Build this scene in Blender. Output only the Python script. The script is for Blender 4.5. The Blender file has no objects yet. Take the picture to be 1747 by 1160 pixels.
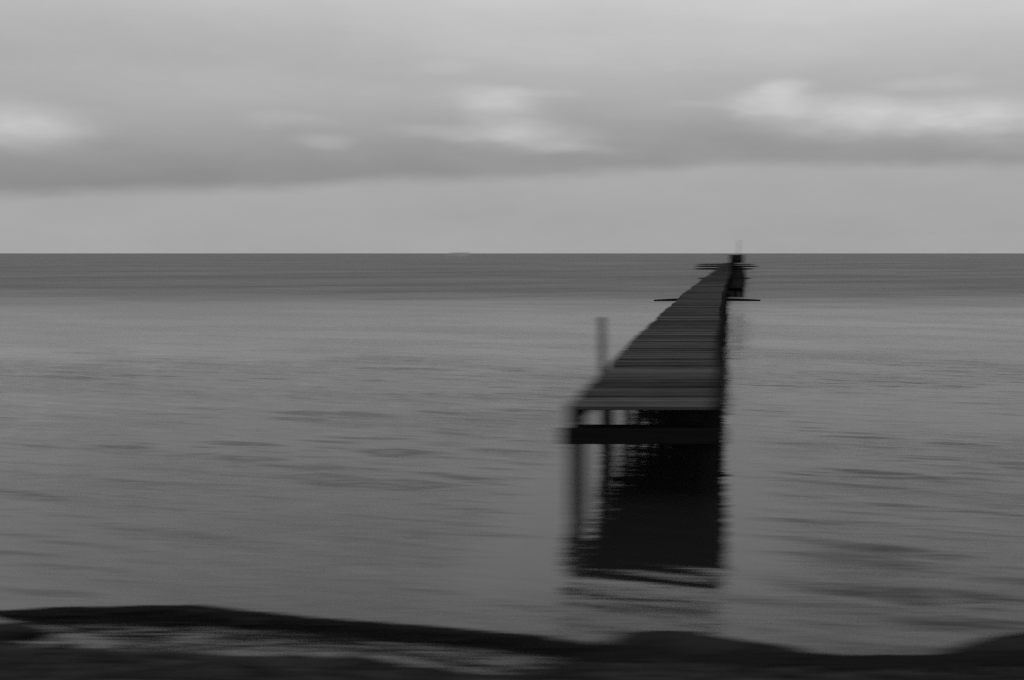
import bpy, math, random
import numpy as np
random.seed(11)
rng = np.random.default_rng(5)
S = bpy.context.scene
C = S.collection
R = math.radians

# ------------------------------------------------------------------ camera
# the lens looks straight along the pier; the frame is shifted off-centre (view-camera crop)
H = 2.53            # eye height above the water
F = 1698.0          # focal length in photograph pixels (1747 wide)
VX, VY = 1237.0, 432.0
cd = bpy.data.cameras.new('camera')
cam = bpy.data.objects.new('camera', cd); C.objects.link(cam)
cam.location = (0, 0, H); cam.rotation_euler = (R(90), 0, 0)
cd.sensor_width = 36; cd.lens = 36 * F / 1747.0
cd.shift_x = (873.5 - VX) / 1747.0
cd.shift_y = -(580.0 - VY) / 1747.0
cd.clip_start = 0.05; cd.clip_end = 60000
cd.dof.use_dof = True                 # soft wide lens, focused on the middle of the pier
cd.dof.focus_distance = 34.0
cd.dof.aperture_fstop = 2.6
cd.dof.aperture_ratio = 0.037         # strongly anamorphic aperture: out-of-focus things spread sideways
S.camera = cam

# ------------------------------------------------------------------ sun and sky
SUN_EL, SUN_AZ = R(64), R(-75)        # azimuth from +Y towards +X
sl = bpy.data.lights.new('sun', 'SUN'); sl.energy = 0.5; sl.angle = R(40); sl.color = (1, 1, 1)
so = bpy.data.objects.new('sun', sl); C.objects.link(so)
so.rotation_euler = (math.pi/2 - SUN_EL, 0, math.pi - SUN_AZ)
so.location = (-20, 10, 30)

W = bpy.data.worlds.new('World'); S.world = W; W.use_nodes = True
nt = W.node_tree; nt.nodes.clear()
def N(t, **k):
    n = nt.nodes.new(t)
    for a, b in k.items(): setattr(n, a, b)
    return n
def math_(op, a, b=None, c=None, clamp=False):
    n = nt.nodes.new('ShaderNodeMath'); n.operation = op; n.use_clamp = clamp
    for i, v in enumerate((a, b, c)):
        if v is None: continue
        if isinstance(v, (int, float)): n.inputs[i].default_value = v
        else: nt.links.new(v, n.inputs[i])
    return n.outputs[0]
def sstep(v, lo, hi, a=0.0, b=1.0):
    n = nt.nodes.new('ShaderNodeMapRange'); n.interpolation_type = 'SMOOTHSTEP'
    nt.links.new(v, n.inputs[0])
    for i, x in enumerate((lo, hi, a, b)): n.inputs[i+1].default_value = x
    return n.outputs[0]
def azel(px, py):
    a = math.atan((px - VX) / F)
    return a, math.atan((VY - py) / F * math.cos(a))
tc = N('ShaderNodeTexCoord')
vn = N('ShaderNodeVectorMath', operation='NORMALIZE'); nt.links.new(tc.outputs['Generated'], vn.inputs[0])
sep = N('ShaderNodeSeparateXYZ'); nt.links.new(vn.outputs[0], sep.inputs[0])
az0 = math_('ARCTAN2', sep.outputs[0], sep.outputs[1])
el0 = math_('ARCSINE', sep.outputs[2])
cmb = N('ShaderNodeCombineXYZ'); nt.links.new(math_('MULTIPLY', az0, 1.0), cmb.inputs[0]); nt.links.new(math_('MULTIPLY', el0, 3.2), cmb.inputs[1])
def noise(scale, detail, rough, seed):
    n = N('ShaderNodeTexNoise', noise_dimensions='4D'); nt.links.new(cmb.outputs[0], n.inputs['Vector'])
    n.inputs['W'].default_value = seed; n.inputs['Scale'].default_value = scale
    n.inputs['Detail'].default_value = detail; n.inputs['Roughness'].default_value = rough
    return math_('SUBTRACT', n.outputs[0], 0.5)
w1 = noise(9, 4, .55, 1.3); w2 = noise(9, 4, .55, 7.7); w3 = noise(34, 3, .5, 4.1)
az = math_('ADD', az0, math_('ADD', math_('MULTIPLY', w1, .045), math_('MULTIPLY', w3, .016)))
el = math_('ADD', el0, math_('ADD', math_('MULTIPLY', w2, .018), math_('MULTIPLY', w3, .003)))
# even overcast veil, brighter with height
base = math_('ADD', math_('MULTIPLY', sstep(az0, -.6, .25, -.05, .025), sstep(el0, R(2), R(22))), math_('ADD', math_('ADD', sstep(el0, R(3), R(60), .40, .78), sstep(el0, R(11), R(28), 0, .22)), sstep(el0, R(7), R(15.5), 0, .15)))
# dark flat-bottomed bank low over the sea
e0 = math_('ADD', math_('MINIMUM', math_('MULTIPLY', az0, .068), math_('MULTIPLY', az0, -.02)), azel(1237, 282)[1])
e0 = math_('ADD', e0, math_('ADD', math_('MULTIPLY', w1, .012), math_('MULTIPLY', w3, .006)))
t = math_('SUBTRACT', el, e0)
bank = math_('MULTIPLY', sstep(t, -.006, .010), sstep(t, .006, .085, 1, 0))
bank = math_('MULTIPLY', bank, math_('ADD', sstep(az0, -.45, -.15, .9, .66), math_('MULTIPLY', w1, .5)))
val = math_('SUBTRACT', base, math_('MULTIPLY', bank, .145))
# puffs of brighter cloud standing above the bank
BL = [(35, 212, 72, 24, .14), (95, 222, 55, 13, .05), (500, 203, 55, 9, .035), (560, 243, 34, 11, .065),
      (850, 168, 62, 17, .08), (800, 228, 95, 11, .08), (880, 202, 62, 30, .07), (925, 158, 60, 7, .04), (940, 232, 70, 20, .09), (985, 252, 70, 9, .06), (765, 117, 38, 9, .035),
      (1350, 150, 36, 12, .10), (1315, 178, 55, 20, .14), (1440, 182, 90, 18, .10), (1580, 202, 170, 26, .13), (1740, 212, 140, 34, .08), (1480, 215, 150, 22, .05), (400, 150, 300, 22, .03), (1050, 90, 260, 26, .03),
      (1590, 142, 60, 10, .05), (1380, 8, 190, 22, .015), (1195, 180, 45, 6, .03)]
for (px, py, sx, sy, amp) in BL:
    a, e = azel(px, py)
    dx = math_('MULTIPLY', math_('SUBTRACT', az, a - .005), F / sx)
    dy = math_('MULTIPLY', math_('SUBTRACT', el, e), F / sy)
    g = math_('EXPONENT', math_('MULTIPLY', math_('POWER', math_('ADD', math_('MULTIPLY', dx, dx), math_('MULTIPLY', dy, dy)), 1.6), -.55))
    val = math_('ADD', val, math_('MULTIPLY', math_('MULTIPLY', g, math_('ADD', math_('MULTIPLY', w3, 1.1), 1.0)), amp))
mot = math_('ADD', math_('MULTIPLY', noise(6, 7, .62, 21), .26), math_('MULTIPLY', noise(160, 4, .8, 33), .10))
val = math_('MULTIPLY', val, math_('ADD', mot, 1.0))
sky = N('ShaderNodeTexSky', sky_type='NISHITA'); sky.sun_disc = False
sky.sun_elevation = SUN_EL; sky.sun_rotation = SUN_AZ; sky.dust_density = 3
bw = N('ShaderNodeRGBToBW'); nt.links.new(sky.outputs[0], bw.inputs[0])
hz = math_('MULTIPLY', math_('MINIMUM', bw.outputs[0], 12.0), .06)     # a little clear sky through the veil
tot = math_('ADD', math_('MULTIPLY', val, 9.3), hz)
bg = N('ShaderNodeBackground'); bg.inputs['Strength'].default_value = .1
nt.links.new(tot, bg.inputs['Color'])
out = N('ShaderNodeOutputWorld'); nt.links.new(bg.outputs[0], out.inputs[0])

S.view_settings.view_transform = 'Standard'; S.view_settings.look = 'None'
S.view_settings.exposure = 0; S.view_settings.gamma = 1; S.view_settings.use_curve_mapping = False
S.cycles.use_denoising = False        # keep the fine sampling grain
S.cycles.max_bounces = 6

# ------------------------------------------------------------------ helpers
def tag(o, label=None, cat=None, group=None, kind=None):
    for k, v in (('label', label), ('category', cat), ('group', group), ('kind', kind)):
        if v: o[k] = v
    return o
def link(name, me, mat=None, parent=None, loc=None):
    o = bpy.data.objects.new(name, me); C.objects.link(o)
    if mat and me and not me.materials: me.materials.append(mat)
    if parent: o.parent = parent
    if loc: o.location = loc
    return o
def empty(name, loc=(0, 0, 0)):
    o = bpy.data.objects.new(name, None); C.objects.link(o); o.location = loc; o.empty_display_size = .3
    return o
class MB:
    def __init__(s): s.v = []; s.f = []
    def box(s, x0, x1, y0, y1, z0, z1, ch=0.0, jit=0.0, rot=0.0, org=None):
        """box with its four long/upper edges chamfered, optional corner jitter"""
        n = len(s.v)
        if ch <= 0:
            p = [(x0,y0,z0),(x1,y0,z0),(x1,y1,z0),(x0,y1,z0),(x0,y0,z1),(x1,y0,z1),(x1,y1,z1),(x0,y1,z1)]
            f = [(3,2,1,0),(4,5,6,7),(0,1,5,4),(1,2,6,5),(2,3,7,6),(3,0,4,7)]
        else:
            c = ch   # octagonal section in the plane of the two shorter axes
            L = (x1-x0, y1-y0, z1-z0); ax = L.index(max(L))
            lo = [x0,y0,z0]; hi = [x1,y1,z1]; a, b = [i for i in range(3) if i != ax]
            sec = [(lo[a]+c,lo[b]),(hi[a]-c,lo[b]),(hi[a],lo[b]+c),(hi[a],hi[b]-c),(hi[a]-c,hi[b]),(lo[a]+c,hi[b]),(lo[a],hi[b]-c),(lo[a],lo[b]+c)]
            p = []
            for e in (lo[ax], hi[ax]):
                for (u, w) in sec:
                    q = [0,0,0]; q[ax] = e; q[a] = u; q[b] = w; p.append(tuple(q))
            f = [tuple(range(7,-1,-1)), tuple(range(8,16))] + [(i,(i+1)%8,8+(i+1)%8,8+i) for i in range(8)]
            if ax == 1: f = [tuple(reversed(q)) for q in f]
        if jit: p = [tuple(c + random.uniform(-jit, jit) for c in q) for q in p]
        if org:
            cs, sn = math.cos(rot), math.sin(rot)
            p = [(org[0]+q[0]*cs-q[1]*sn, org[1]+q[0]*sn+q[1]*cs, org[2]+q[2]) for q in p]
        s.v += p; s.f += [tuple(n+i for i in q) for q in f]
        return s
    def rod(s, pts, rad, seg=10, cap=True):
        """tube through points; rad per point"""
        n = len(s.v); m = len(pts)
        for i, (x, y, z) in enumerate(pts):
            for k in range(seg):
                a = 2*math.pi*k/seg
                s.v.append((x+rad[i]*math.cos(a), y+rad[i]*math.sin(a), z))
        for i in range(m-1):
            for k in range(seg):
                k2 = (k+1) % seg
                s.f.append((n+i*seg+k, n+i*seg+k2, n+(i+1)*seg+k2, n+(i+1)*seg+k))
        if cap:
            s.f.append(tuple(n+(m-1)*seg+k for k in range(seg)))
            s.f.append(tuple(n+k for k in reversed(range(seg))))
        return s
    def mesh(s, name):
        me = bpy.data.meshes.new(name); me.from_pydata(s.v, [], s.f); me.update(); return me
    def build(s, name, mat, parent=None, loc=None):
        return link(name, s.mesh(name), mat, parent, loc)

# ------------------------------------------------------------------ materials
def mat(name):
    m = bpy.data.materials.new(name); m.use_nodes = True
    return m, m.node_tree, m.node_tree.nodes['Principled BSDF']
def grey(v): return (v, v, v, 1)
def wood(name, lo, hi, rough=.75, rand=.5, axis=0, spec=0.0):
    m, t, b = mat(name); n = t.nodes; l = t.links
    co = n.new('ShaderNodeTexCoord'); oi = n.new('ShaderNodeObjectInfo')
    mp = n.new('ShaderNodeMapping'); sc = [14, 14, 14]; sc[axis] = 1.1; mp.inputs['Scale'].default_value = sc
    ad = n.new('ShaderNodeVectorMath'); ad.operation = 'ADD'
    sc2 = n.new('ShaderNodeMath'); sc2.operation = 'MULTIPLY'; sc2.inputs[1].default_value = 40
    l.new(oi.outputs['Random'], sc2.inputs[0]); l.new(co.outputs['Object'], ad.inputs[0]); l.new(sc2.outputs[0], ad.inputs[1]); l.new(ad.outputs[0], mp.inputs[0])
    no = n.new('ShaderNodeTexNoise'); no.inputs['Scale'].default_value = 2.2; no.inputs['Detail'].default_value = 7; no.inputs['Roughness'].default_value = .65
    l.new(mp.outputs[0], no.inputs['Vector'])
    st = n.new('ShaderNodeTexNoise'); st.inputs['Scale'].default_value = 2.5; st.inputs['Detail'].default_value = 4; l.new(ad.outputs[0], st.inputs['Vector'])
    mx = n.new('ShaderNodeMath'); mx.operation = 'MULTIPLY_ADD'; l.new(no.outputs[0], mx.inputs[0]); mx.inputs[1].default_value = .55
    rr = n.new('ShaderNodeMath'); rr.operation = 'MULTIPLY_ADD'; l.new(oi.outputs['Random'], rr.inputs[0]); rr.inputs[1].default_value = rand; rr.inputs[2].default_value = -rand/2
    l.new(rr.outputs[0], mx.inputs[2])
    m2 = n.new('ShaderNodeMath'); m2.operation = 'MULTIPLY_ADD'; l.new(st.outputs[0], m2.inputs[0]); m2.inputs[1].default_value = .45; l.new(mx.outputs[0], m2.inputs[2])
    cr = n.new('ShaderNodeMapRange'); cr.inputs[1].default_value = .2; cr.inputs[2].default_value = .85; cr.inputs[3].default_value = lo; cr.inputs[4].default_value = hi
    l.new(m2.outputs[0], cr.inputs[0]); l.new(cr.outputs[0], b.inputs['Base Color'])
    b.inputs['Roughness'].default_value = rough; b.inputs['Specular IOR Level'].default_value = spec
    bp = n.new('ShaderNodeBump'); bp.inputs['Strength'].default_value = .5; bp.inputs['Distance'].default_value = .006
    l.new(no.outputs[0], bp.inputs['Height']); l.new(bp.outputs[0], b.inputs['Normal'])
    return m
M_plank = wood('weathered_plank', .012, .056, .8, .5)
M_far = wood('weathered_plank_far', .02, .04, .8, 0)
M_beam = wood('tarred_beam', .005, .014, .85, .2)
M_beamy = wood('tarred_long_beam', .004, .013, .85, .2, 1)
M_pile = wood('wet_pile', .008, .022, .7, .3, 2)
M_post = wood('grey_post', .06, .14, .8, .2, 2)

# water
def make_water():
    m, t, b = mat('sea_water'); n = t.nodes; l = t.links
    b.inputs['Base Color'].default_value = grey(.007); b.inputs['IOR'].default_value = 1.45
    geo = n.new('ShaderNodeNewGeometry')
    def nz(scale, sx, sy, rot, det, seed, rough=.55):
        mp = n.new('ShaderNodeMapping'); mp.vector_type = 'TEXTURE'; mp.inputs['Rotation'].default_value = (0, 0, R(rot)); mp.inputs['Scale'].default_value = (sx, sy, 1); mp.inputs['Location'].default_value = (seed, seed*2.3, 0)
        l.new(geo.outputs['Position'], mp.inputs[0])
        q = n.new('ShaderNodeTexNoise'); q.inputs['Scale'].default_value = scale; q.inputs['Detail'].default_value = det; q.inputs['Roughness'].default_value = rough
        l.new(mp.outputs[0], q.inputs['Vector']); return q.outputs[0]
    def mm(op, a, bb, c=None):
        q = n.new('ShaderNodeMath'); q.operation = op
        for i, v in enumerate((a, bb, c)):
            if v is None: continue
            if isinstance(v, (int, float)): q.inputs[i].default_value = v
            else: l.new(v, q.inputs[i])
        return q.outputs[0]
    def mr(v, lo, hi, a, c):
        q = n.new('ShaderNodeMapRange'); q.interpolation_type = 'SMOOTHSTEP'; l.new(v, q.inputs[0])
        for i, x in enumerate((lo, hi, a, c)): q.inputs[i+1].default_value = x
        return q.outputs[0]
    sp = n.new('ShaderNodeSeparateXYZ'); l.new(geo.outputs['Position'], sp.inputs[0])
    yy = mm('ADD', sp.outputs[1], mm('MULTIPLY_ADD', nz(.045, 4, 1, 12, 2, 14.0), 44, -22))
    ax = mm('ABSOLUTE', mm('ADD', sp.outputs[0], .85), 0)
    lee = mm('MULTIPLY', mr(ax, .9, 1.7, 1, 0), mm('MULTIPLY', mr(sp.outputs[1], 7.0, 7.9, .35, 1), mr(sp.outputs[1], 11, 18, 1, 0)))   # calm water round the near piles
    opn = mm('MULTIPLY_ADD', lee, -.88, 1.0)
    off = mr(yy, 22, 74, 0, 1)                    # offshore the breeze ruffles the surface
    gust = mr(nz(.06, 2.5, 1, 22, 3, 3.0), .38, .62, 0, 1)     # cat's-paws
    gust2 = mr(nz(.35, 3, 1, -20, 3, 9.0), .35, .65, 0, 1)
    ruf = mm('ADD', mm('MULTIPLY', off, .95), mm('MULTIPLY', mm('MULTIPLY', gust, off), .22))
    rough = mm('ADD', mm('MULTIPLY', ruf, .50), mm('MULTIPLY', gust2, .04))
    l.new(mm('ADD', rough, .03), b.inputs['Roughness'])
    fine = nz(7.5, 6, 1, -15, 4, 1.0, .62)
    mid = nz(2.8, 5, 1, -17, 4, 5.0, .55)
    big = nz(.30, 3, 1, 22, 4, 8.0, .55)
    b1 = n.new('ShaderNodeBump'); b1.inputs['Distance'].default_value = .055; l.new(fine, b1.inputs['Height']); l.new(mm('MULTIPLY', mm('MULTIPLY_ADD', gust2, .6, .35), opn), b1.inputs['Strength'])
    b2 = n.new('ShaderNodeBump'); b2.inputs['Distance'].default_value = .07; midz = mr(sp.outputs[1], 14, 26, 0, .42)
    l.new(mm('MULTIPLY', opn, mm('ADD', mm('MULTIPLY', off, .4), mm('ADD', midz, mm('MULTIPLY_ADD', gust2, .85, .25)))), b2.inputs['Strength']); l.new(mid, b2.inputs['Height']); l.new(b1.outputs[0], b2.inputs['Normal'])
    b3 = n.new('ShaderNodeBump'); b3.inputs['Distance'].default_value = .8; l.new(mm('ADD', mm('MULTIPLY', off, .8), .025), b3.inputs['Strength']); l.new(big, b3.inputs['Height']); l.new(b2.outputs[0], b3.inputs['Normal'])
    l.new(b3.outputs[0], b.inputs['Normal'])
    return m
M_water = make_water()

def shore_mat(name, lo, hi, scale=18, rough=.6):
    m, t, b = mat(name); n = t.nodes; l = t.links
    g = n.new('ShaderNodeNewGeometry')
    a = n.new('ShaderNodeTexNoise'); a.inputs['Scale'].default_value = scale; a.inputs['Detail'].default_value = 8; l.new(g.outputs['Position'], a.inputs['Vector'])
    v = n.new('ShaderNodeTexVoronoi'); v.inputs['Scale'].default_value = scale*.8; l.new(g.outputs['Position'], v.inputs['Vector'])
    ml = n.new('ShaderNodeMath'); ml.operation = 'MULTIPLY_ADD'; l.new(v.outputs['Distance'], ml.inputs[0]); ml.inputs[1].default_value = .4; l.new(a.outputs[0], ml.inputs[2])
    mr = n.new('ShaderNodeMapRange'); l.new(ml.outputs[0], mr.inputs[0]); mr.inputs[1].default_value = .4; mr.inputs[2].default_value = .95; mr.inputs[3].default_value = lo; mr.inputs[4].default_value = hi
    l.new(mr.outputs[0], b.inputs['Base Color']); b.inputs['Roughness'].default_value = rough; b.inputs['Specular IOR Level'].default_value = .0
    bp = n.new('ShaderNodeBump'); bp.inputs['Strength'].default_value = .8; bp.inputs['Distance'].default_value = .02; l.new(ml.outputs[0], bp.inputs['Height']); l.new(bp.outputs[0], b.inputs['Normal'])
    return m
M_shore = shore_mat('wet_dark_shore', .004, .030)
M_weed = shore_mat('wet_seaweed', .004, .012, 30, .55)
M_stone = shore_mat('wet_boulder', .006, .016, 7, .6)

# ------------------------------------------------------------------ water sheet with real waves
def graded(n, first, far):
    """coordinates 0..far whose spacing starts at `first` and grows smoothly"""
    lo, hi = 1e-6, 1.0
    for _ in range(80):
        k = (lo+hi)/2
        if first*(math.exp(k*n)-1)/k > far: hi = k
        else: lo = k
    i = np.arange(n+1); return first*(np.exp(k*i)-1)/k
def grid_mesh(name, X, Y, Z):
    ny, nx = X.shape
    me = bpy.data.meshes.new(name)
    co = np.stack([X, Y, Z], -1).reshape(-1, 3).astype(np.float32)
    idx = np.arange(ny*nx).reshape(ny, nx)
    q = np.stack([idx[:-1,:-1], idx[:-1,1:], idx[1:,1:], idx[1:,:-1]], -1).reshape(-1, 4).astype(np.int32)
    me.vertices.add(len(co)); me.vertices.foreach_set('co', co.ravel())
    me.loops.add(q.size); me.loops.foreach_set('vertex_index', q.ravel())
    me.polygons.add(len(q)); me.polygons.foreach_set('loop_start', np.arange(0, q.size, 4, dtype=np.int32))
    me.polygons.foreach_set('use_smooth', np.ones(len(q), dtype=bool))
    me.update(calc_edges=True); return me
def graded2(n1, step, n2, far):               # even spacing near the shore, then growing
    a = np.arange(n1)*step; return np.concatenate([a, a[-1]+step+graded(n2, step, far)])
gx = graded2(170, .08, 140, 25000.); gy = graded2(640, .027, 300, 25000.)
xs = np.concatenate([-gx[::-1], gx[1:]])
back = graded(60, .2, 3000.)
ys = np.concatenate([4.6 - back[::-1], 4.6 + gy[1:]])
X, Y = np.meshgrid(xs, ys)
dX = np.gradient(xs)[None, :]; dY = np.gradient(ys)[:, None]
Z = np.zeros_like(X)
for i in range(170):
    lam = .12 * (.75/.12) ** rng.random()
    th = R(72) + rng.normal(0, .11)
    kx, ky = 2*math.pi/lam*math.cos(th), 2*math.pi/lam*math.sin(th)
    A = .0016 * lam * (.5 + rng.random()) * (1.0 if lam < .4 else .7)
    damp = np.clip(1.6 - 5*np.maximum(abs(math.cos(th))*dX, abs(math.sin(th))*dY)/lam, 0, 1)
    Z += A * damp * np.sin(kx*X + ky*Y + rng.random()*6.28)
patch = np.zeros_like(X)                          # the ripples come in groups
for i in range(16):
    lam = .9 * (6/.9) ** rng.random(); th = R(72) + rng.normal(0, .5)
    patch += np.sin(6.283/lam*(X*.45*math.cos(th)+Y*math.sin(th)) + rng.random()*6.28)
patch = np.clip(1.15 + .16*patch, .7, 2.2) * (1 - .35*np.clip((Y-11)/5, 0, 1))
lee = np.exp(-np.abs((X+.85)/1.5)**4) * np.clip((16-Y)/4, 0, 1) * np.clip((Y-6.6)/1.3, .3, 1)      # calmer water between and before the piles
Z *= patch * (1 + .5*np.clip((X-.3)/1.0, 0, 1)*np.exp(-((Y-7.4)/1.3)**2)) * (1.65 - 1.42*lee + .5*np.clip((-X-2.5)/2, 0, 1))  # and steepen where the water shoals
for lam, th, A, ph in ((2.3, 77, .0016, 1.0), (3.4, 84, .0022, 2.6), (1.5, 74, .0010, .3), (6.5, 92, .005, 4.0)):
    kx, ky = 2*math.pi/lam*math.cos(R(th)), 2*math.pi/lam*math.sin(R(th))
    damp = np.clip(1.6 - 6*np.maximum(abs(math.cos(R(th)))*dX, abs(math.sin(R(th)))*dY)/lam, 0, 1)
    Z += A*damp*(.6 + .4*np.sin(X*.55 + Y*.21 + lam))*np.sin(kx*X + ky*Y + ph + .5*np.sin(X*.4))
tag(link('sea_water', grid_mesh('sea_water', X, Y, Z), M_water), kind='structure')

# ------------------------------------------------------------------ shore in front of the lens
def px2w(px, py, z=0.0):
    D = F*(H-z)/(py-VY); return (px-VX)/F*D, D
def vnoise(x, y, s, seed):
    r = np.random.default_rng(seed); o = np.zeros_like(x)
    for i in range(14):
        lam = s*(.4+1.6*r.random()); a = r.random()*6.28
        o += np.sin((x*math.cos(a)+y*math.sin(a))*6.28/lam + r.random()*6.28)
    return o/14**.5
sx_ = np.linspace(-14, 12, 620); sy_ = np.linspace(-6, 9.5, 420)
X, Y = np.meshgrid(sx_, sy_)
def pl(pts, x):
    return np.interp(x, [p[0] for p in pts], [p[1] for p in pts])
# outer low spit: crest line (x, y) taken on the ground
spit = [px2w(p, q) for p, q in ((-900, 1036), (-300, 1040), (0, 1052), (180, 1054), (330, 1056), (520, 1070), (760, 1090), (960, 1112), (1150, 1124), (1400, 1134), (1747, 1138), (2600, 1130))]
spit_h = [(px2w(p, 1060)[0], h) for p, h in ((-900, .05), (0, .012), (60, .034), (180, .046), (320, .055), (500, .050), (800, .046), (950, .042), (1100, .05), (1350, .02), (1600, .02), (2600, .05))]
# inner bank edge: where the land proper begins
bank_e = [px2w(p, q) for p, q in ((-900, 1095), (-100, 1098), (60, 1110), (350, 1124), (640, 1140), (900, 1150), (1080, 1128), (1200, 1112), (1320, 1120), (1450, 1134), (1600, 1132), (1700, 1110), (1747, 1100), (2600, 1090))]
crest = pl(spit, X); hgt = pl(spit_h, X); edge = pl(bank_e, X)
d = (Y-crest)/(.12-.02*np.clip((X+3)/2, 0, 1))
Zs = -.16 + (hgt+.16)*np.exp(-np.abs(d)**2.4)
land = (edge-Y)
Zl = np.where(land > 0, .02 + .20*(1-np.exp(-land*.9)) + .09*np.maximum(land-1, 0), .02 + land*.30)
Z = np.maximum(Zs, Zl) + vnoise(X*.40, Y, .40, 3)*.015 + vnoise(X*.6, Y, .14, 4)*.008
Z = np.minimum(Z, 1.1)
Z = np.where(Y > 8.2, np.minimum(Z, -.2), Z)
tag(link('shore', grid_mesh('shore', X, Y, Z), M_shore), kind='structure')
def height(x, y):
    i = min(max(int(round((x+14)/26*619)), 0), 619); j = min(max(int(round((y+6)/15.5*419)), 0), 419)
    return float(Z[j, i])

# pebbles and weed lying over the shore: nobody could count them
def blob_mesh(mb, x, y, z, rx, ry, rz, jit=.18, nu=7, nv=4):
    n = len(mb.v); a0 = random.random()*6.28
    mb.v.append((x, y, z-rz))
    for j in range(1, nv):
        p = math.pi*j/nv
        for i in range(nu):
            a = a0 + 2*math.pi*i/nu; k = 1+random.uniform(-jit, jit)
            mb.v.append((x+rx*k*math.sin(p)*math.cos(a), y+ry*k*math.sin(p)*math.sin(a), z-rz*k*math.cos(p)))
    mb.v.append((x, y, z+rz)); top = len(mb.v)-1
    for i in range(nu):
        mb.f.append((n, n+1+(i+1)%nu, n+1+i)); mb.f.append((top, top-nu+i, top-nu+(i+1)%nu))
    for j in range(nv-2):
        for i in range(nu):
            a = n+1+j*nu; mb.f.append((a+i, a+(i+1)%nu, a+nu+(i+1)%nu, a+nu+i))
peb = MB(); k = 0
while k < 4200:
    x = random.uniform(-7.5, 5); y = random.uniform(3.2, 7.6); z = height(x, y)
    if z < .015 or random.random() > .75: continue
    s = random.uniform(.018, .05) * (1.3 if random.random() < .1 else 1)
    blob_mesh(peb, x, y, z, s*1.3, s, s*.55); k += 1
tag(peb.build('pebbles', M_stone), 'dark wet pebbles strewn over the shore along the bottom of the frame', 'pebbles', kind='stuff')
wd = MB()
def strand(x, y, z0, L, a, wv, k):
    n = len(wd.v)
    for j in range(5):
        u = (j/4-.5)*L; q = math.sin(j*1.7+k)*.015
        a0, b0 = x+u*math.cos(a)-q*math.sin(a), y+u*math.sin(a)+q*math.cos(a)
        wd.v += [(a0+wv*math.sin(a), b0-wv*math.cos(a), z0), (a0-wv*math.sin(a), b0+wv*math.cos(a), z0+.004)]
    wd.f.extend([(n+2*j, n+2*j+2, n+2*j+3, n+2*j+1) for j in range(4)])
for k in range(450):                              # loose strands added afloat behind the spit to dim the pool's sky reflection
    x = random.uniform(-7.5, .5)
    y = float(np.interp(x, [p[0] for p in spit], [p[1] for p in spit])) - abs(random.gauss(0, .32)) - .05
    if height(x, y) < -.004: strand(x, y, .010, random.uniform(.08, .3), random.gauss(0, .35), random.uniform(.004, .010), k)
for k in range(5200):
    x = random.uniform(-7.5, 5)
    y = float(np.interp(x, [p[0] for p in spit], [p[1] for p in spit])) + random.gauss(0, .10)
    z = height(x, y)
    if z < .0: continue
    L = random.uniform(.10, .30); a = random.gauss(0, .5); n = len(wd.v); wv = random.uniform(.006, .016)
    for j in range(5):
        u = (j/4-.5)*L; q = math.sin(j*1.7+k)*.015
        cx_, cy_ = x+u*math.cos(a)-q*math.sin(a), y+u*math.sin(a)+q*math.cos(a)
        zz = height(cx_, cy_)+random.uniform(.006, .022)
        wd.v += [(cx_+wv*math.sin(a), cy_-wv*math.cos(a), zz), (cx_-wv*math.sin(a), cy_+wv*math.cos(a), zz+.008)]
    wd.f += [(n+2*j, n+2*j+2, n+2*j+3, n+2*j+1) for j in range(4)]
tag(wd.build('seaweed', M_weed), 'dark band of wet seaweed stranded along the low spit in the foreground', 'seaweed', kind='stuff')

# boulders
def boulder(name, px, py, rx, ry, rz, label, seed):
    """rounded boulder whose top shows at (px, py)"""
    D = F*(H-rz*.8)/(py-VY); x = (px-VX)/F*D
    import bmesh
    bm = bmesh.new(); bmesh.ops.create_icosphere(bm, subdivisions=4, radius=1)
    r = random.Random(seed); dirs = [(r.gauss(0,1), r.gauss(0,1), r.gauss(0,1), r.uniform(.6, .85)) for _ in range(14)]
    for v in bm.verts:
        c = v.co.copy()
        for (a, b_, c_, h) in dirs:                  # shave flat facets off a ball
            L = math.sqrt(a*a+b_*b_+c_*c_); dd = (c.x*a+c.y*b_+c.z*c_)/L
            if dd > h:
                k = (dd-h)*.85/L; c.x -= a*k; c.y -= b_*k; c.z -= c_*k
        c *= 1 + .025*math.sin(c.x*9+seed)*math.sin(c.y*8+1)+.015*math.sin(c.z*17+c.x*13)
        v.co = (c.x*rx, c.y*ry, c.z*rz)
    me = bpy.data.meshes.new(name); bm.to_mesh(me); bm.free()
    for p in me.polygons: p.use_smooth = True
    o = link(name, me, M_stone, loc=(x, D, rz*.15)); o.rotation_euler = (0, 0, r.uniform(-.3, .3))
    return tag(o, label, 'boulder', 'boulders at the water\'s edge')
boulder('boulder', 1235, 1102, .78, .30, .07, 'broad dark rounded boulder at the bottom edge just right of below the pier', 1)
boulder('boulder', 1765, 1100, .66, .32, .085, 'dark boulder rising in the bottom right corner of the picture', 2)
boulder('boulder', -10, 1071, .42, .16, .065, 'low dark boulder in the pale pool near the bottom left corner', 3)

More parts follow.
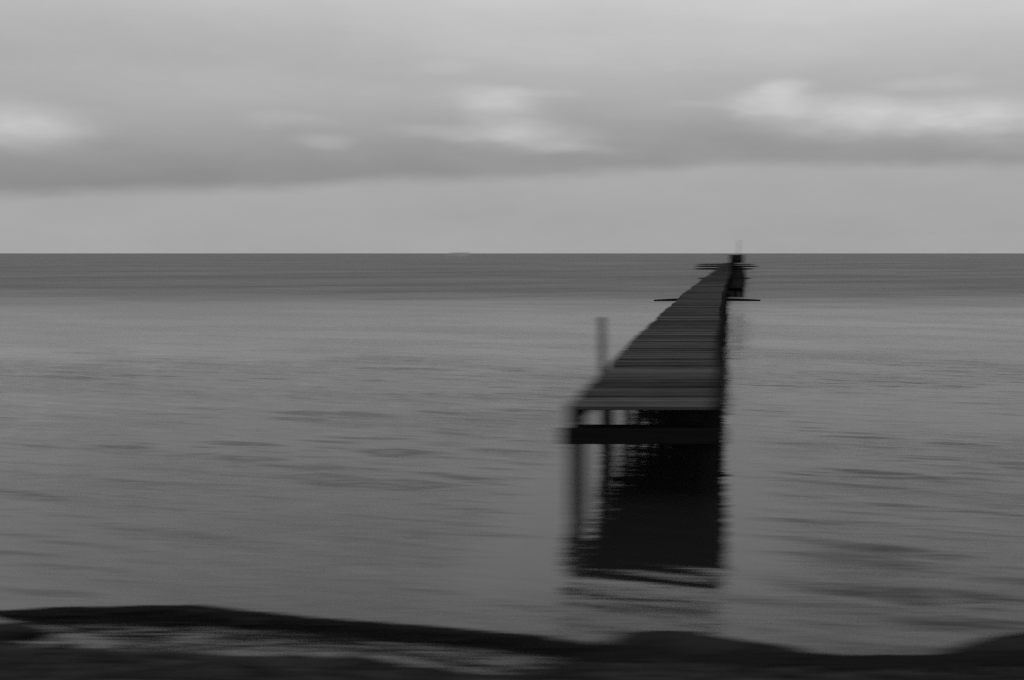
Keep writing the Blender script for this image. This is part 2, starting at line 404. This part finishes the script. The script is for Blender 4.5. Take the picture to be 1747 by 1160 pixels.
# ------------------------------------------------------------------ the pier
DECK = .95                    # top of planks
WID = 1.62                    # deck width
def cxr(D):                   # where the right edge of the deck runs
    b = np.interp(D, [0, 10, 20, 34, 50, 76, 110, 150, 190], [-.03, -.03, -.05, -.03, .10, .45, .82, 1.35, 2.2])
    return float(b) + .025*math.sin(D*.62) + .012*math.sin(D*1.9+1)
def ang(D): return -math.atan((cxr(D+2)-cxr(D-2))/4)
def dz(D): return .018*math.sin(D*.33+.6) * min(1, max(0, (D-11)/6))
D0, D1 = 10.30, 166.0
pier = empty('wooden_pier', (cxr(D0)-WID/2, D0, 0)); PX, PY = pier.location.x, pier.location.y
tag(pier, 'long narrow dark wooden pier on piles running straight out to the horizon', 'pier')
def P(x, y, z): return (x-PX, y-PY, z)

meshes = []
for k in range(9):
    mb = MB(); w = random.choice([.118, .128, .134, .138]); e = [random.uniform(-.025, .025) for _ in range(2)]
    mb.box(-WID/2+e[0], WID/2-.09, -w/2, w/2, -.042, 0, ch=.006, jit=.0015)
    me = mb.mesh('plank'); me.materials.append(M_plank); meshes.append(me)
D = D0 + .07; cnt = 0; far = MB()
while D < D1:
    x = cxr(D) - WID/2
    if cnt < 300:
        o = link('plank', random.choice(meshes), None, pier, P(x+random.uniform(-.018, .012), D, DECK+dz(D)+random.uniform(-.004, .004)))
        o.rotation_euler = (random.gauss(0, .014), random.gauss(0, .0025), ang(D)+random.gauss(0, .004))
        D += .149
    else:
        far.box(-WID/2, WID/2-.09, -.075, .075, -.042, random.uniform(-.006, .003), rot=ang(D), org=P(x, D, DECK+dz(D)))
        D += .160
    cnt += 1
o = far.build('far_planks', M_far, pier); o['kind'] = 'stuff'

# kerb timber along the right edge, stringers below
def long_beam(name, off, x0, x1, z0, z1, step, m):
    D = D0+.02
    while D < D1:
        E = min(D+step, D1); n = max(2, int((E-D)/1.3)+1); mb = MB()
        ring = []
        for i in range(n+1):
            d_ = D + (E-D-.012)*i/n; c = cxr(d_)+off; h = DECK+dz(d_)
            ring.append([P(c+x0, d_, h+z0), P(c+x1, d_, h+z0), P(c+x1, d_, h+z1), P(c+x0, d_, h+z1)])
        for q in ring: mb.v += q
        for i in range(n):
            for k in range(4):
                a = i*4+k; b = i*4+(k+1) % 4; mb.f.append((a, b, b+4, a+4))
        mb.f.append((3, 2, 1, 0)); mb.f.append(tuple(n*4+k for k in range(4)))
        mb.build(name, m, pier); D = E
long_beam('kerb_timber', 0, -.088, .03, -.10, .035, 5.2, M_beamy)
for off in (-.30, -.82, -1.50):
    long_beam('stringer', off, -.05, .05, -.165, -.0445, 5.2, M_beamy)

# bents: two piles and a bolted brace each, at real spacing
def pile(x, y, top, lean, r=.062):
    mb = MB(); pts = []; rad = []
    for i in range(7):
        t_ = i/6; z = -1.2+(top+1.2)*t_
        pts.append((x+lean[0]*(1-t_)-PX+random.uniform(-.004, .004), y+lean[1]*(1-t_)-PY, z)); rad.append(r*(1.12-.14*t_)*(1+random.uniform(-.02, .02)))
    mb.rod(pts, rad, 12); return mb.build('pile', M_pile, pier)
D = D0+.20; i = 0
while D < D1-.5:
    c = cxr(D); h = DECK+dz(D)
    for off in (-.13, -1.50):
        pile(c+off, D, h-.1665, (random.uniform(-.05, .05) if i else 0, random.uniform(-.04, .04)), .062 if i else .066)
    if i == 0: pile(c-1.615, D+.05, h-.05, (-.02, 0), .032)
    if i % 3 == 1: pile(c-.82, D+.02, h-.1665, (random.uniform(-.03, .03), 0), .055)
    y0 = D-.16
    mb = MB(); mb.box(c-1.69-PX, c+.01-PX, y0-PY, y0+.085-PY, .545, .705, ch=.006); mb.build('brace', M_beam, pier)
    if i < 14:
        y1 = D+.075
        mb = MB(); mb.box(c-1.64-PX, c-.01-PX, y1-PY, y1+.07-PY, .575, .70, ch=.006); mb.build('brace', M_beam, pier)
    D += 2.6 if D < 60 else 5.2; i += 1
# outrigger timbers that stick out on both sides
for (D, xl, xr, zc, t_) in ((36.6, -2.62, 1.30, .835, .11), (70., -1.9, 1.8, .80, .12), (112, -3.4, 3.1, .80, .24), (134, -4.0, 4.4, .80, .26), (158, -4.4, 4.6, .80, .24)):
    mb = MB(); n_ = 8; ring = []
    for k in range(n_+1):
        u = k/n_; x = xl+(xr-xl)*u; s = .5*t_*(1-.45*abs(2*u-1)**3); zz = zc - .03*math.cos(u*math.pi*2)*0 - .035*abs(2*u-1)**2
        ring += [(x-PX, D-s-PY, zz-s), (x-PX, D+s-PY, zz-s), (x-PX, D+s-PY, zz+s*.8), (x-PX, D-s-PY, zz+s*.8)]
    mb.v = ring
    for k in range(n_):
        for j in range(4): a = k*4+j; b = k*4+(j+1) % 4; mb.f.append((a, a+4, b+4, b))
    mb.f += [(0, 1, 2, 3), tuple(n_*4+j for j in (3, 2, 1, 0))]
    mb.build('outrigger', M_beam, pier)

# low service walkway on the right side of the far half, and a boarded rail beyond it
D = 58.0
while D < 150:
    c = cxr(D); mb = MB()
    nb = int(np.interp(D, [58, 90, 150], [5, 7, 9])); wd_ = .035+nb*.18
    for k in range(nb):
        mb.box(.035+k*.18, .20+k*.18, 0, 5.85, -.05, 0, rot=ang(D), org=P(c, D, .52))
    mb.build('side_walkway', M_beam, pier)
    mb = MB(); mb.box(c+.0-PX, c+wd_-.02-PX, D+.1-PY, D+.22-PY, .30, .468); mb.build('brace', M_beam, pier)
    pile(c+wd_-.12, D+.16, .298, (0, 0), .08); pile(c+wd_*.5, D+.16, .298, (0, 0), .07)
    D += 5.9
D = 84.0
while D < 163:
    c = cxr(D)-.02
    mb = MB(); mb.box(c-.05-PX, c+.05-PX, D-.05-PY, D+.05-PY, DECK+.04, DECK+1.05); mb.build('rail_post', M_beam, pier)
    for z0 in (.25, .52, .80):
        mb = MB(); mb.box(-.085, -.052, .06, 2.84, z0, z0+.20, rot=ang(D), org=P(c, D, DECK)); mb.build('rail_board', M_beam, pier)
    D += 2.9

# post standing in the water beside the left edge
pt = MB(); x, y = -1.765, 14.35
pt.rod([(0, 0, -1.1), (.004, 0, .3), (-.004, 0, 1.0), (-.012, 0, 1.55), (-.014, 0, 1.60), (-.014, 0, 1.615)], [.052, .05, .048, .047, .044, .03], 14)
po = pt.build('mooring_post', M_post, loc=(x, y, 0))
tag(po, 'grey wooden post standing upright in the water against the pier\'s left edge', 'post')

# far end: board windbreak on a heavier head
e = empty('windbreak', (1.9, 163.0, DECK+.012)); tag(e, 'dark boarded windbreak standing at the far end of the pier', 'windbreak')
for k in range(13):
    mb = MB(); w = .17; x0 = -1.16+k*.178; mb.box(x0, x0+w, -.02, .02, 0, 1.30+random.uniform(-.03, .05), jit=.004); mb.build('board', M_beam, e)
for x0 in (-.72, .02, .74):
    mb = MB(); mb.box(x0-.05, x0+.05, .022, .12, 0, 1.38); mb.build('post', M_pile, e)
for z0 in (.3, 1.0):
    mb = MB(); mb.box(-.8, .8, .122, .17, z0, z0+.1); mb.build('rail', M_beam, e)
mb = MB(); mb.box(-.7, .7, -.45, -.06, .40, .45, ch=.006); s_ = mb.build('seat', M_beam, e)
for x0 in (-.6, .5):
    mb = MB(); mb.box(x0, x0+.08, -.42, -.08, 0, .398); mb.build('leg', M_beam, e)
# a boat hull down on the horizon, far left of the pier
bt = empty('motorboat', (-205, 760, -.3)); tag(bt, 'small grey motorboat far out on the horizon to the left of the pier', 'boat')
mh, th_, bh = mat('boat_grey'); bh.inputs['Base Color'].default_value = grey(.45); bh.inputs['Roughness'].default_value = .5
mb = MB(); st_ = [(-7, 1.3, 2.5, -.3), (-3, 1.7, 2.6, -.5), (2, 1.7, 2.9, -.5), (6, 1.0, 3.5, -.2), (8.5, .06, 4.1, 1.2)]
for (x, w, zt, zb) in st_: mb.v += [(x, -w, zt), (x, -w*.7, zb), (x, w*.7, zb), (x, w, zt)]
for k in range(4):
    for j in range(4): a = k*4+j; b = k*4+(j+1) % 4; mb.f.append((a, b, b+4, a+4))
mb.f += [(3, 2, 1, 0), (16, 17, 18, 19)]; mb.build('hull', mh, bt)
mb = MB(); mb.box(-3.5, 2.2, -1.1, 1.1, 2.7, 3.7, ch=.2); mb.build('cabin', mh, bt)
mb = MB(); mb.rod([(-1, 0, 4.2), (-1, 0, 6.5)], [.08, .05], 8); mb.build('aerial', mh, bt)
# slim mast
m_ = empty('mast', (2.28, 165.2, DECK-.3)); tag(m_, 'slim pale mast standing behind the windbreak at the far pier end, rising above the horizon', 'mast')
mb = MB(); mb.rod([(0, 0, -2), (0, 0, 1.5), (.03, 0, 3.0), (.04, 0, 4.0)], [.10, .09, .08, .06], 12); mb.build('pole', M_post, m_)
mb = MB(); mb.rod([(.04, 0, 4.002), (.04, 0, 4.06), (.04, 0, 4.12)], [.05, .10, .03], 12); mb.build('cap', M_post, m_)
